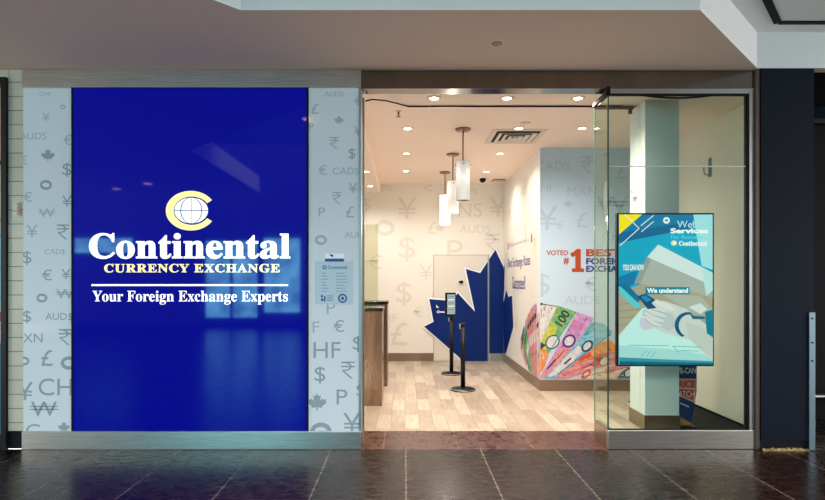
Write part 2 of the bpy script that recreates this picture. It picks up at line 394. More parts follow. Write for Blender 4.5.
tag(MB().box(2.96, XS-.002, 5.45, 7.3, .0005, .006, 'dark').build('dark_floor_sheet'), 'dark sheet on the wood floor inside the right end of the display box', 'mat')  # thin dark sheet over the planks, darkening this end of the floor
# pillar in the window
Cx0, Cx1, Cy0, Cy1 = 2.575, 2.94, 5.9, 6.29
pl = struct('pillar', MB().box(Cx0, Cx1, Cy0, Cy1, 0.16, ZC-.001, 'colside').box(Cx0-.01, Cx1+.01, Cy0-.01, Cy1+.01, 0, .16, 'base'))
MB().box(Cx0-.003, Cx0-.0005, Cy0+.12, Cy0+.125, .17, ZC-.01, 'symwarm').build('cover_seam', pl)
t_ = thing('switch_box', 'small white switch box on the cream side of the pillar in the window', 'switch', (Cx0, 6.15, 2.5))
MB().box(Cx0-.035, Cx0-.0005, 6.10, 6.2, 2.53, 2.68, 'white', .004).build('housing', t_)
MB().box(Cx0-.041, Cx0-.0355, 6.135, 6.165, 2.58, 2.63, 'steelp', .002).build('rocker', t_)
# symbols printed on the walls
BACK = [('¥', 407, 208, 22), ('$', 366, 205, 14), ('coin', 385, 228, 18), ('$', 407, 249, 25), ('£', 432, 228, 12), ('$', 404, 294, 24), ('£', 399, 334, 23), ('¥', 426, 272, 15), ('NS', 470, 210, 14), ('AUDS', 475, 229, 8), ('P', 455, 251, 22), ('W', 457, 272, 13), ('¥', 498, 207, 20), ('₹', 492, 243, 18), ('DS', 387, 188, 6), ('<', 428, 188, 8), ('MI', 473, 191, 6), ('€', 375, 262, 14), ('€', 445, 200, 10), ('C', 441, 295, 18), ('CHF', 386, 318, 8), ('€', 418, 312, 10), ('leaf', 440, 228, 9)]
mb = MB(); symbols(mb, BACK, YB, 'symwarm', (-2.5, XR-.01, .17, ZC)); mb.build('symbol_print', ws)
JOG = [('CADS', 553, 166, 9), ('₹', 587, 165, 17), ('MI', 546, 188, 7), ('MXN', 582, 191, 9), ('¥', 547, 218, 24), ('£', 582, 220, 15), ('$', 542, 285, 24), ('AUDS', 582, 300, 9), ('€', 591, 284, 14), ('€', 560, 225, 8), ('₩', 612, 205, 18), ('£', 622, 172, 14), ('CHF', 615, 236, 9), ('leaf', 568, 204, 8), ('$', 620, 300, 16), ('₩', 605, 135, 12), ('€', 560, 147, 9)]
mb = MB(); symbols(mb, JOG, YJ, 'symblue', (XR+.005, XS, .17, ZC)); mb.build('symbol_print', wj)
mb = MB()
for s, y, z, h in (('CADS', 9.2, 3.1, .16), ('€', 10.3, 2.9, .3), ('¥', 9.7, 2.55, .32), ('£', 8.6, 2.7, .3), ('MXN', 10.2, 2.25, .14), ('$', 9.0, 2.35, .32), ('₹', 8.35, 2.1, .3), ('AUD', 9.5, 1.45, .14), ('£', 10.0, 1.3, .3), ('€', 8.5, 3.25, .2), ('$', 10.6, 2.0, .3), ('¥', 9.7, .85, .3), ('P', 8.4, 2.95, .2)):
    t = text(s, 0.0); w = t[2]*h
    mb.flat(([(y+w/2-a, z-h/2+b) for a, b in fit(t, 0, w, 0, h)[0]], t[1]), side(XR, .0012), 'symwarm')
mb.build('symbol_print', wr)

# ------------------------------------------------------------------ door with the blue leaf
dx0, dx1, dz = U(434, YB), U(489, YB), V(255.5, YB)
d = struct('door_1', MB().box(dx0, dx1, YB-.012, YB-.0005, .01, dz, 'door', .002))
MB().box(dx0-.014, dx0, YB-.006, YB-.0005, 0, dz+.014, 'doorgap').box(dx0, dx1, YB-.006, YB-.0005, dz, dz+.014, 'doorgap').build('door_gap', d)
MB().box(dx1-.03, dx1+.0, YB-.03, YB-.0125, .01, dz, 'steelp').build('edge_strip', d)
o = MB().tube([(U(461.5, YB), YB-.05, V(282, YB)), (U(461.5, YB), YB-.0125, V(282, YB))], .03, 'blackm', 14).box(U(460, YB)-.03, U(463, YB), YB-.06, YB-.05, V(282, YB)-.02, V(282, YB)+.02, 'blackm').build('door_knob', d)
LB = [(495.2, 249.7), (480, 273.1), (465.6, 268.9), (474.7, 311.5), (457.6, 292.9), (452, 300.8), (429.1, 299), (433.5, 321.7), (424, 326.5), (459.6, 357.7), (460.5, 360.9), (488.6, 360.9), (488.6, 353.2), (503.4, 353.2), (503.4, 267), (502.4, 265)]
LW = [(495.4, 247.9), (479.6, 271.6), (464, 267.2), (472.6, 307.5), (457.6, 290.8), (451, 299.3), (427.6, 297.4), (432, 321), (422, 326.3), (457.5, 357), (459.5, 360.9), (488.6, 360.9), (488.6, 353.2), (503.4, 353.2), (503.4, 264), (502.4, 262)]
lf = thing('maple_leaf_sticker', 'giant blue maple leaf sticker wrapped over the back door and wall corner', 'sticker', (U(465, YB), YB, 0))
MB().poly(LW, fpx(YB, .0225), 'white').build('white_outline', lf)
MB().poly(LB, fpx(YB, .024), 'leaf').build('leaf_face', lf)
def sp(px, py, X=XR):                    # a photo point on the side wall
    Y = X*F/(px-CX); return (Y, V(py, Y))
LS = [sp(a, b) for a, b in ((503.7, 303), (506.4, 290), (508.6, 297), (512.3, 295.5), (513.5, 327), (506, 354.0), (504.0, 353))]
LSw = [sp(a, b) for a, b in ((503.7, 297), (506.6, 286.5), (508.8, 295), (513.2, 293), (514.6, 327), (507, 355.0), (504.0, 354))]
MB().poly(LSw, side(XR, .0015), 'white').build('wrapped_outline', lf)
MB().poly(LS, side(XR, .003), 'leaf').poly([sp(503.7, 270), sp(504.9, 264.6), sp(504.2, 290), sp(503.7, 297)], side(XR, .003), 'leaf').build('wrapped_tip', lf)
mb = MB(); mb.poly([(436.4, 304.6), (437.8, 306.8), (439.2, 307), (437.6, 307.9), (436, 307)], fpx(YB, .0255), 'white')
mb.flat(coin(U(438.2, YB), V(311.8, YB), .03), front(YB, .0255), 'white'); mb.line((440, 311.9), (444.5, 312), 1.2, fpx(YB, .0255), 'white')
mb.build('small_emblem', lf)

# ------------------------------------------------------------------ side wall slogan
sl = thing('slogan_lettering', 'blue "Best Exchange Rates Guaranteed!" lettering on the cream side wall', 'lettering', (XR, 9.5, 0))
def sidetext(mb, s, y_left, y_right, z0, z1, m, off=.008, o=.002):
    t = text(s, off); vf = fit(t, 0, y_left-y_right, z0, z1)
    mb.flat(([(y_left-a, b) for a, b in vf[0]], vf[1]), side(XR, o), m)
mb = MB(); sidetext(mb, 'Best Exchange Rates', 10.5, 8.65, 1.80, 2.02, 'royal'); mb.build('upper_line', sl)
mb = MB(); sidetext(mb, 'Guaranteed!', 10.1, 9.0, 1.46, 1.68, 'royal'); mb.build('lower_line', sl)
mb = MB(); sidetext(mb, 'www.continentalcurrency.ca', 10.35, 8.7, 2.22, 2.30, M['symblue'], .002)
for y in (10.5, 8.55): mb.poly([(y+.045, 2.2), (y-.045, 2.2), (y-.045, 2.33), (y+.045, 2.33)], side(XR, .002), 'orange')
mb.build('web_line', sl)

# ------------------------------------------------------------------ "voted" lettering on the blue wall
aw = thing('award_lettering', 'rust and blue "VOTED #1 BEST FOREIGN EXCHANGE" lettering on pale blue wall', 'lettering', (U(600, YJ), YJ, 0))
def ftext(mb, s, x0, y0, x1, y1, Y, m, off=.01, o=.002, sp_=1.0):
    mb.flat(fit(text(s, off, sp_), U(x0, Y), U(x1, Y), V(y1, Y), V(y0, Y)), front(Y, o), m); return mb
ftext(MB(), 'VOTED', 546.5, 250.3, 568, 255.3, YJ, 'orange', .02).build('voted_word', aw)
ftext(MB(), '#', 563.5, 257.5, 569, 264.5, YJ, 'orange', .03).build('number_sign', aw)
mb = MB(); ftext(mb, serif('1'), 570.5, 249, 584, 272, YJ, 'orange', .035); mb.build('big_numeral', aw)
ftext(MB(), 'BEST', 586, 249, 622, 256.5, YJ, 'orange', .04).build('best_word', aw)
ftext(MB(), 'FOREIGN', 586, 258, 630, 264.5, YJ, 'royal', .04).build('foreign_word', aw)
ftext(MB(), 'EXCHANGE', 586, 265.7, 636, 272, YJ, 'royal', .04).build('exchange_word', aw)

# ------------------------------------------------------------------ banknote mural
bk = thing('banknote_mural', 'fan of colourful banknotes printed across the wall corner above the baseboard', 'mural', (XR, YJ, 0))
def ink(c, n='banknote_ink', c2=None, sc=14):
    c2 = c2 or tuple(int(v*.72) for v in c)
    return mat(n, c, .4, noise=(sc, c2))
INK = {k: ink(v, c2=w) for k, v, w in (('green', (74, 158, 112), (150, 178, 78)), ('teal', (60, 146, 142), (120, 180, 170)), ('lime', (150, 176, 66), (210, 190, 90)), ('gold', (222, 150, 62), (190, 110, 60)), ('pink', (204, 130, 176), (176, 104, 164)), ('mauve', (176, 126, 186), (206, 160, 200)), ('sky', (136, 192, 212), (92, 150, 186)), ('orange', (228, 112, 40), (238, 150, 70)), ('rose', (216, 150, 150), (196, 110, 120)), ('red', (186, 56, 52), (206, 100, 90)), ('paper', (212, 208, 206), (190, 188, 192)), ('dusk', (110, 116, 150), (70, 80, 110)), ('peach', (232, 196, 170), (214, 168, 150)))}
DK = mat('dark_ink', (26, 34, 48), .4); DT = mat('deep_teal_ink', (14, 66, 88), .4); PU = mat('purple_ink', (78, 38, 112), .4)
def note(layer, quad, col, extra=()):
    o_ = .002+.0012*layer
    mb = MB(); mb.poly(quad, fpx(YJ, o_), INK[col])
    rr = random.Random(layer+31); xs_ = [p[0] for p in quad]; ys_ = [p[1] for p in quad]
    def inside(x, y):
        c = False
        for i in range(len(quad)):
            (xa, ya), (xb, yb) = quad[i], quad[i-1]
            if (ya > y) != (yb > y) and x < (xb-xa)*(y-ya)/(yb-ya)+xa: c = not c
        return c
    for k in range(90):
        x, y = rr.uniform(min(xs_), max(xs_)), rr.uniform(min(ys_), max(ys_)); dx, dy = 540-x, 380-y; l_ = math.hypot(dx, dy)
        if l_ < 8: continue
        ln = rr.uniform(1, 4.5); x2, y2 = x+dx/l_*ln, y+dy/l_*ln; wd = rr.uniform(.25, .9)
        if all(inside(a+e*wd, b+f*wd) for a, b in ((x, y), (x2, y2)) for e, f in ((1, 0), (-1, 0), (0, 1), (0, -1))):
            mb.line((x, y), (x2, y2), wd, fpx(YJ, o_+.00006+.0000015*k), rr.choice([INK['dusk'], INK['paper'], INK['peach'], PU, INK['paper'], DT, INK['rose']]))
    for i, (kind, *a) in enumerate(extra):
        oo = o_+.0002*(i+1)
        if kind == 'p': mb.poly(a[1], fpx(YJ, oo), a[0] if not isinstance(a[0], str) else INK[a[0]])
        if kind == 'c':
            m_, cx, cy, rx, ry, r0 = a; n = 20; rot = -.8
            pts = []
            for rr in (1, r0):
                for k in range(n):
                    q = 2*PI*k/n; x, y = rr*rx*math.cos(q), rr*ry*math.sin(q)
                    pts.append((cx+x*math.cos(rot)-y*math.sin(rot), cy+x*math.sin(rot)+y*math.cos(rot)))
            fs = [(k, (k+1) % n, n+(k+1) % n, n+k) for k in range(n)] if r0 > 0 else [tuple(range(n))]
            mb.flat((pts if r0 > 0 else pts[:n], fs), fpx(YJ, oo), m_ if not isinstance(m_, str) else INK[m_])
        if kind == 't':
            s, cx, cy, h, ang, m_ = a; t = text(s, .02); w = t[2]*h
            c_, s_ = math.cos(ang), math.sin(ang)
            pts = [(cx+(x*h-w/2)*c_+(y*h-h/2)*s_*1, cy+(x*h-w/2)*s_-(y*h-h/2)*c_) for x, y in t[0]]
            pts = [(cx+(x*h-w/2)*c_-(-(y*h-h/2))*s_*-1*-1, cy+(x*h-w/2)*s_+(-(y*h-h/2))*c_) for x, y in t[0]]
            mb.flat((pts, t[1]), fpx(YJ, oo), m_)
        if kind == 'l': mb.line(a[1], a[2], a[3], fpx(YJ, oo), a[0])
    return mb.build('banknote', bk)
B = 378.4
note(0, [(540.3, 303), (557, 306), (550, 322), (540.3, 345)], 'paper', [('l', DK, (541, 303.8), (557, 306.5), .8), ('c', DT, 541.5, 304, 1.3, 1.3, 0)])
note(1, [(557.5, 305.5), (576.5, 312), (564, 331), (549, 353), (540.3, 366), (540.3, 344), (546, 330)], 'green', [
    ('p', 'lime', [(551, 321), (558, 327), (549, 345), (540.3, 358), (540.3, 342)]), ('t', '100', 562.5, 318, 9.0, -1.0, DK), ('p', 'gold', [(540.3, 347), (548, 352), (540.3, 372)]),
    ('c', DT, 552.5, 342, 8, 6.5, .82), ('c', 'paper', 552.5, 342, 6.6, 5.3, 0), ('p', DT, [(540.3, 342), (546, 345), (540.3, 350)]), ('l', 'teal' and INK['teal'], (572, 313), (552, 348), 1.4)])
note(2, [(540.3, 350), (549, 354), (544, 368), (540.3, B-6)], 'gold', [('p', 'orange', [(540.3, 362), (545, 358), (543, 370), (540.3, 373)])])
note(3, [(577, 312), (594, 318), (581, 336), (550, B-4), (545, B), (540.4, B), (540.3, 376), (560, 343)], 'mauve', [
    ('p', 'rose', [(560, 348), (571, 349), (551, 373), (545, 378), (541, 376)]), ('c', PU, 569, 341, 7.5, 6, .72), ('c', 'paper', 569, 341, 5, 4, 0),
    ('p', 'pink', [(573, 319), (585, 324), (581, 331), (569, 327)]), ('l', PU, (547, 369), (556, 359), 1.6), ('l', DK, (557, 359), (564, 350), .8)])
note(4, [(592, 321), (604, 324), (612, 332), (600, 344), (572, 364), (556, B), (544, B), (572, 349)], 'sky', [
    ('p', 'paper', [(578, 345), (584, 350), (562, 371), (551, 377), (548, 376)]), ('c', DT, 587, 346, 7, 4.6, .7), ('c', 'paper', 587, 346, 4.6, 3, 0),
    ('p', 'teal', [(590, 324), (597, 322), (588, 335), (583, 336)]), ('l', DK, (564, 364), (571, 358), 1.6), ('l', DK, (611, 334), (560, 372), .5)])
note(5, [(600, 343), (610, 340), (620, 350), (572, 364.6)], 'orange', [('p', 'gold', [(598, 345), (606, 343), (612, 350), (600, 353)]), ('p', 'red', [(580, 357), (590, 352), (592, 356), (578, 362)])])
note(6, [(572, 365), (620, 351), (632, 351), (632, 362), (596, 368), (566, B), (554, B)], 'rose', [
    ('p', 'red', [(597, 357), (608, 357), (604, 361), (594, 368), (590, 364)]), ('l', DK, (582, 368), (592, 364), 1.4), ('l', 'red' and INK['red'], (562, 375), (590, 365), .8), ('c', 'paper', 604, 361, 5, 3, 0), ('c', INK['red'], 604, 361, 6, 4, .8)])
note(7, [(597, 369), (633, 358), (636, 372), (624, B), (570, B)], 'peach', [('c', 'red', 586, 374, 6, 3, .6), ('p', 'rose', [(604, 369), (628, 362), (630, 366), (606, 374)]), ('l', DK, (580, 377), (628, 367), .5)])
note(8, [(616, B), (622, 371), (630, 366), (638, 371), (641, B)], 'dusk', [('c', 'paper', 628, 373, 4, 3, 0), ('c', DK, 628, 373, 5, 4, .75)])
# the fan's part on the side wall
SN = [((521, 349), (520.5, 336), (527, 362), (526, 366), 'rose'), ((521, 338), (524, 325), (531, 372), (529, 371), 'dusk'), ((523, 345), (526, 318), (534, 374), (531.5, 373), 'green'),
      ((526, 322), (529, 312), (535.5, 375.5), (533.5, 374.5), 'pink'), ((528.5, 316), (531.5, 308), (537, 377), (535.2, 376), 'gold'), ((531, 311), (534, 304.5), (538.2, 377.6), (536.6, 376.9), 'rose'), ((533.5, 306), (536.6, 303), (539.2, 378), (537.8, 377.5), 'mauve'), ((536.3, 318), (539.5, 312), (539.7, 378.2), (538.8, 378), 'peach')]
for i, (a, b_, c, e, col) in enumerate(SN):
    mb = MB(); mb.poly([sp(*a), sp(*b_), sp(*c), sp(*e)], side(XR, .0018+.0008*i), INK[col])
    def mix(p, q, f): return (p[0]+(q[0]-p[0])*f, p[1]+(q[1]-p[1])*f)
    for f0, f1, m_ in ((.12, .2, DK), (.34, .5, INK['paper']), (.62, .68, INK['red' if i % 2 else 'teal'])):
        q = [mix(mix(a, e, f0), mix(b_, c, f0), .2), mix(mix(a, e, f0), mix(b_, c, f0), .8), mix(mix(a, e, f1), mix(b_, c, f1), .8), mix(mix(a, e, f1), mix(b_, c, f1), .2)]
        mb.poly([sp(*k) for k in q], side(XR, .0022+.0008*i), m_)
    mb.build('banknote', bk)

# ================================================================== SHOPFRONT
# printed glass panels either side of the sign
pz0, pz1 = V(431, Y0)+.001, V(88, Y0)-.001
LP = [('CHF', 45, 94, 4, 'symcool2'), ('coin', 63, 107, 5, 'symcool2'), ('¥', 46, 117, 8, 'symcool2'), ('AUDS', 33, 136, 7, 'symcool2'), ('leaf', 48, 155, 13), ('€', 68, 140, 10, 'symcool2'), ('$', 67, 170, 14), ('coin', 46, 185, 11), ('€', 28, 197, 10, 'symcool2'), ('¥', 67, 201, 11), ('₩', 47, 213, 9, 'symcool2'), ('¥', 32, 231, 12, 'symcool2'), ('₹', 63, 232, 15), ('CAD$', 55, 252, 6, 'symcool2'), ('$', 27, 258, 14), ('€', 47, 275, 11), ('¥', 66, 274, 10), ('coin', 42, 298, 10), ('₩', 65, 294, 10, 'symcool2'), ('$', 27, 317, 13), ('AUD$', 59, 317, 8), ('MXN', 28, 338, 9), ('₹', 65, 337, 16), ('£', 47, 358, 16), ('coin', 69, 363, 15), ('CHF', 62, 387, 17), ('¥', 25, 391, 18), ('₩', 44, 409, 15), ('C', 33, 431, 14), ('leaf', 64, 427, 11), ('€', 24, 160, 9, 'symcool2'), ('coin', 24, 361, 10)]
RP = [('AUDS', 334, 94, 5, 'symcool2'), ('€', 358, 101, 8, 'symcool2'), ('£', 315, 109, 10, 'symcool2'), ('leaf', 339, 120, 9, 'symcool2'), ('₹', 334, 143, 12, 'symcool2'), ('$', 352, 154, 11), ('¥', 358, 131, 9, 'symcool2'), ('P', 311, 127, 7, 'symcool2'), ('CADS', 346, 171, 7, 'symcool2'), ('¥', 353, 188, 10, 'symcool2'), ('₹', 337, 198, 12, 'symcool2'), ('€', 323, 170, 10, 'symcool2'), ('£', 350, 212, 11, 'symcool2'), ('P', 322, 212, 9, 'symcool2'), ('coin', 321, 240, 11, 'symcool2'), ('AUD', 354, 235, 6, 'symcool2'), ('P', 331, 308, 12, 'symcool2'), ('€', 339, 326, 12), ('F', 316, 327, 11, 'symcool2'), ('HF', 327, 350, 16), ('$', 358, 344, 16), ('$', 320, 375, 17), ('₹', 348, 370, 17), ('₽', 342, 397, 15), ('leaf', 317, 402, 18), ('¥', 352, 423, 20), ('coin', 321, 431, 19), ('$', 361, 391, 14)]
for a, b_, syms, lab in ((23, 71.4, LP, 'pale grey printed glass panel between the tiled pier and the blue sign'), (308.6, 361, RP, 'pale grey printed glass panel between the blue sign and the entrance')):
    x0, x1 = U(a, Y0)+.001, U(b_, Y0)-(.02 if b_ > 300 else .001)
    t_ = thing('printed_panel', lab, 'glass panel', ((x0+x1)/2, Y0, pz0))
    MB().box(x0, x1, Y0, Y0+.019, pz0, pz1, 'panel', .0015).build('glass_sheet', t_)
    mb = MB(); symbols(mb, syms, Y0, 'symcool', (x0, x1, pz0, pz1)); mb.build('symbol_print', t_)
# the lightbox sign
sx0, sx1 = U(72, Y0), U(308, Y0)
sg = thing('lightbox_sign', 'tall backlit blue sign reading "Continental Currency Exchange"', 'sign', ((sx0+sx1)/2, Y0, pz0))
MB().box(sx0+.014, sx1-.014, Y0-.004, Y0+.018, pz0+.002, pz1-.002, 'signblue').build('backlit_face', sg)
MB().box(sx0, sx0+.013, Y0-.012, Y0+.018, pz0, pz1, 'black').box(sx1-.013, sx1, Y0-.012, Y0+.018, pz0, pz1, 'black').build('side_frame', sg)
YS = Y0-.004
def stext(s, x0, y0, x1, y1, m, off, name, sp_=1.0):
    return ftext(MB(), s, x0, y0, x1, y1, YS, m, off, .001, sp_).build(name, sg)
stext(serif('Continental'), 89, 233, 290.5, 259, 'signwhite', .015, 'main_name')
stext(serif('CURRENCY EXCHANGE'), 104.2, 263.8, 280, 272.6, 'signcream', .016, 'second_line', 1.1)
stext(serif('Your Foreign Exchange Experts'), 92.5, 290.6, 288, 304.6, 'signwhite', .003, 'tagline')
MB().poly([(91.5, 284.2), (288, 284.2), (288, 286), (91.5, 286)], fpx(YS, .001), 'signwhite').build('rule', sg)
mb = MB(); n = 40; cx, cy = 190.8, 210.7
a0, a1 = math.radians(32), math.radians(328)
oc = [(cx+25*math.cos(a0+(a1-a0)*k/n), cy-19.8*math.sin(a0+(a1-a0)*k/n)) for k in range(n+1)]
ic = [(cx+1+18*math.cos(a0+(a1-a0)*k/n), cy-14.2*math.sin(a0+(a1-a0)*k/n)) for k in range(n+1)]
mb.flat((oc+ic, [(k, k+1, n+2+k, n+1+k) for k in range(n)]), fpx(YS, .001), 'signcream')
em = mb.build('emblem_ring', sg)
mb = MB(); gb = mat('emblem_line', (10, 40, 90), .2, emit=(20, 70, 140), es=1)
def ell(cx, cy, rx, ry, n=36): return [(cx+rx*math.cos(2*PI*k/n), cy-ry*math.sin(2*PI*k/n)) for k in range(n)]
mb.flat((ell(cx+.5, cy-.2, 17.2, 13.4), [tuple(range(36))]), fpx(YS, .0012), 'signwhite')
def ringl(rx, ry, w, o):
    A, B_ = ell(cx+.5, cy-.2, rx, ry), ell(cx+.5, cy-.2, rx-w, ry-w*.6 if rx < 12 else ry-w)
    mb.flat((A+B_, [(k, (k+1) % 36, 36+(k+1) % 36, 36+k) for k in range(36)]), fpx(YS, o), gb)
ringl(17.4, 13.6, .7, .0016); ringl(11, 13.4, 1.0, .0016)
mb.line((cx-16.7, cy-.2), (cx+17.7, cy-.2), .8, fpx(YS, .0018), gb); mb.line((cx+.5, cy-13.5), (cx+.5, cy+13.1), .6, fpx(YS, .002), gb)
mb.build('globe', sg)
# notice on the right panel
nt_ = thing('notice_sign', 'pale notice sheet with small print on the printed panel beside the entrance', 'notice', (U(333, Y0), Y0, V(305, Y0)))
YN = Y0-.0015
MB().box(U(315, Y0), U(353.3, Y0), YN-.001, YN, V(304.5, Y0), V(261, Y0), 'paper').build('sheet', nt_)
mb = MB().poly([(325, 253.5), (344, 253.5), (344, 261.5), (325, 261.5)], fpx(YN, .0014), 'white'); mb.poly([(325, 258.6), (344, 258.6), (344, 261.6), (325, 261.6)], fpx(YN, .002), 'paperblue'); mb.poly([(329, 254.5), (333, 254.5), (333, 257.5), (331, 256)], fpx(YN, .002), 'dark'); mb.build('header_label', nt_)
mb = ftext(MB(), 'Continental', 328, 265.5, 347, 269, YN, 'paperblue', .01, .002); mb.flat(coin(U(324.5, YN), V(267.3, YN), .02), front(YN, .002), 'paperblue'); mb.build('title', nt_)
mb = MB()
for i in range(7):
    y = 273.2+i*3; mb.line((321.5, y), (326+(i*7 % 3), y), .7, fpx(YN, .002), 'papertext'); mb.line((336, y), (345+(i*5 % 4), y), .7, fpx(YN, .002), 'papertext')
mb.build('hours_print', nt_)
mb = MB()
for a in ((321, 295, 323, 297.5), (321, 298.5, 323.4, 301), (324, 296, 325.6, 301.5)): mb.poly([(a[0], a[1]), (a[2], a[1]), (a[2], a[3]), (a[0], a[3])], fpx(YN, .002), 'paperblue')
for y in (295.8, 297.4, 299, 300.6): mb.line((327, y), (333, y), .8, fpx(YN, .002), 'papertext')
mb.build('corner_print', nt_)
mb = MB(); n = 24
A, B_ = ell(342.6, 298.3, 4.6, 4.6, n), ell(342.6, 298.3, 3, 3, n)
mb.flat((A+B_, [(k, (k+1) % n, n+(k+1) % n, n+k) for k in range(n)]), fpx(YN, .002), 'paperblue'); mb.flat((ell(342.6, 298.3, 1.6, 1.6, n), [tuple(range(n))]), fpx(YN, .002), 'paperblue')
mb.build('round_seal', nt_)

# the glazed display box
bz = V(430, Y0)
w1 = MB().box(XG, U(755, Y0)-.005, Y0-.012, Y0+.05, .002, bz, 'steel', .003).box(XG, XG+.05, Y0+.05, 5.625, .002, bz, 'base', .003)
w1 = struct('window_1', w1)
gz1 = V(93.5, Y0)
MB().box(XG, U(750, Y0), Y0+.0, Y0+.05, gz1+.0, V(88.6, Y0), 'steelp').box(U(749.2, Y0), XE-.032, Y0-.005, Y0+.05, bz, V(88.6, Y0), 'steelp').build('window_frame', w1)
MB().box(XG+.012, U(749, Y0), Y0+.012, Y0+.022, bz, gz1, 'glass').build('front_glass_pane', w1)
MB().box(XG+.0, XG+.010, Y0+.02, 5.615, bz, gz1-.0, 'glassg').build('return_glass_pane', w1)
MB().box(XG-.001, XG+.011, Y0+.006, Y0+.0195, bz, gz1, mat('dark_glass_edge', (30, 66, 56), .2)).box(XG, XG+.010, 5.6155, 5.622, bz, gz1, 'gedge').build('glass_edge', w1)
g = MB().box(U(747.2, Y0), U(749.1, Y0), Y0-.001, Y0+.03, bz, gz1, 'black')
g.box(XG-.002, U(749.1, Y0), Y0-.001, Y0+.03, gz1-.018, gz1, 'black').box(XG-.012, XG+.022, Y0+.0, 5.63, gz1-.012, gz1+.03, 'black').box(XG-.012, XG+.022, Y0-.006, Y0+.02, gz1, V(86.5, Y0), 'black').box(XG, U(749.1, Y0), Y0-.001, Y0+.03, bz, bz+.006, 'black')
pts = [(U(640+75*k/12, Y0), Y0-.004, gz1-.016-.028*math.sin(PI*k/12)**1.0) for k in range(13)]
g.tube(pts, .009, 'black', 6)
g.build('rubber_gasket', w1)
MB().box(XG+.012, U(746, Y0), Y0+.009, Y0+.0118, V(166.7, Y0), V(165.6, Y0), mat('pale_line', (196, 204, 188), .3)).build('pale_glass_line', w1)  # thin pale horizontal line across the front glass
MB().box(XJ-.0, XJ+.02, Y0+.165, 5.24+.18, 0, 3.4, 'steelp').build('jamb_channel', w1)

# television
TY = 5.6
tv = thing('television', 'portrait television hanging in the glazed display box, showing a hand and phone', 'television', (U(665.5, TY), TY, V(366, TY)))
tx0, tx1, tz0, tz1 = U(617, TY), U(714, TY), V(366.3, TY), V(213, TY)
MB().box(tx0, tx1, TY, TY+.055, tz0, tz1, 'blackm', .004).build('casing', tv)
MB().box(2.6, 2.86, TY+.056, Cy0-.0005, 1.25, 1.75, 'blackm').build('wall_mount', tv)
_s = {}
def SM(c):
    if c not in _s:
        l_ = sum(c)/3; c2 = tuple(max(0, min(255, l_+(v-l_)*(1.0 if min(c) > 145 else 1.35))) for v in c)
        _s[c] = mat('screen_glow', (5, 5, 5), .12, emit=c2, es=1.25)
    return _s[c]
S = MB(); L = [0]
def sc(pts, c):
    L[0] += 1; S.flat(clip(tri(pts), 618.6, 712.4, 214.6, 364.8), fpx(TY, .0005+.00035*L[0]), SM(c))
R = lambda a, b, c, d: [(a, b), (c, b), (c, d), (a, d)]
sc(R(618.5, 214.5, 712.5, 365), (16, 150, 178))
sc([(618, 214), (700, 214), (698, 221), (618, 240)], (14, 112, 146)); sc([(618, 233), (690, 222), (694, 228), (618, 243)], (6, 92, 130))
sc([(618, 277), (638, 270), (634, 284), (618, 292)], (10, 110, 150))
sc([(618, 292), (645, 283), (713, 293), (713, 340), (618, 340)], (168, 160, 142))
for y in (304, 311, 318, 325): sc([(618, y), (645, y-3), (645, y-2.3), (618, y+.8)], (140, 134, 118))
sc([(693, 214), (713, 214), (713, 270), (701.5, 266)], (164, 222, 234))
sc([(647, 257), (712, 285), (713, 298), (690, 291), (634, 283)], (172, 176, 170)); sc([(634, 283), (647, 257), (651, 259), (640, 284)], (148, 156, 154))
sc([(658, 244.5), (713, 273), (713, 286), (647, 257)], (214, 228, 230))
sc([(701, 267), (713, 273), (713, 290), (706, 296)], (190, 226, 230))
sc([(618, 284), (627, 284), (641, 299), (634, 306)], (20, 104, 136)); sc([(618, 286), (621, 287), (639, 304), (641, 307), (635, 308.5), (618, 292)], (112, 190, 200))
sc([(618, 336), (642, 308), (662, 310), (700, 336), (713, 350), (713, 366), (618, 366)], (196, 234, 232))
sc([(618, 345), (680, 350), (713, 356), (713, 366), (618, 366)], (168, 216, 218))
sc([(660, 293), (700, 296), (713, 310), (713, 318), (690, 312)], (176, 178, 166)); sc([(688, 307), (700, 303), (707, 309), (700, 314)], (214, 222, 220))
# hand with sleeve, phone and wrist band
sc([(644, 309), (647, 302), (654, 300.5), (664, 301), (676, 305), (686, 309), (697, 318), (713, 330), (713, 360), (703, 353), (690, 340), (676, 336), (664, 333), (654, 328), (648, 321), (641, 315)], (206, 210, 210))
sc([(645, 310), (660, 309), (672, 314), (678, 326), (668, 331), (656, 325)], (190, 196, 202)); sc([(640, 318), (650, 318), (654, 328), (644, 330), (639, 325)], (206, 198, 214))
sc([(685, 322), (700, 326), (713, 338), (713, 358), (700, 349), (688, 338)], (196, 202, 196)); sc([(641, 311), (650, 314), (662, 320), (660, 322), (648, 317)], (150, 170, 180))
for q in (((646, 306), (648, 303), (656, 305.5), (667, 310), (666, 313), (655, 310)), ((644, 309.5), (646, 307), (655, 311), (666, 315), (664, 318), (653, 315)), ((643, 313.5), (645, 311), (654, 316), (664, 320), (662, 323), (652, 320)), ((644, 318), (646, 316), (654, 321), (662, 325), (659, 327), (651, 324))):
    sc(q, (216, 216, 214)); sc([q[5], q[4], (q[4][0], q[4][1]+.8), (q[5][0], q[5][1]+.8), (q[0][0], q[0][1]+.9), q[0]], (160, 170, 178))
sc([(650, 300.5), (656, 299.5), (666, 303), (676, 309), (670, 311), (660, 306)], (226, 222, 218))
sc([(637, 296), (645, 293.5), (655, 300), (651, 303), (656, 308), (647, 309)], (18, 74, 104)); sc([(640, 297), (645, 295), (651, 300), (646, 302)], (40, 130, 170))
n = 14; ro = [(687+13*math.cos(q), 325+13*math.sin(q)) for q in [math.radians(-75-170*k/n) for k in range(n+1)]]; ri = [(688.5+10.4*math.cos(q), 325.5+11*math.sin(q)) for q in [math.radians(-75-170*k/n) for k in range(n+1)]]
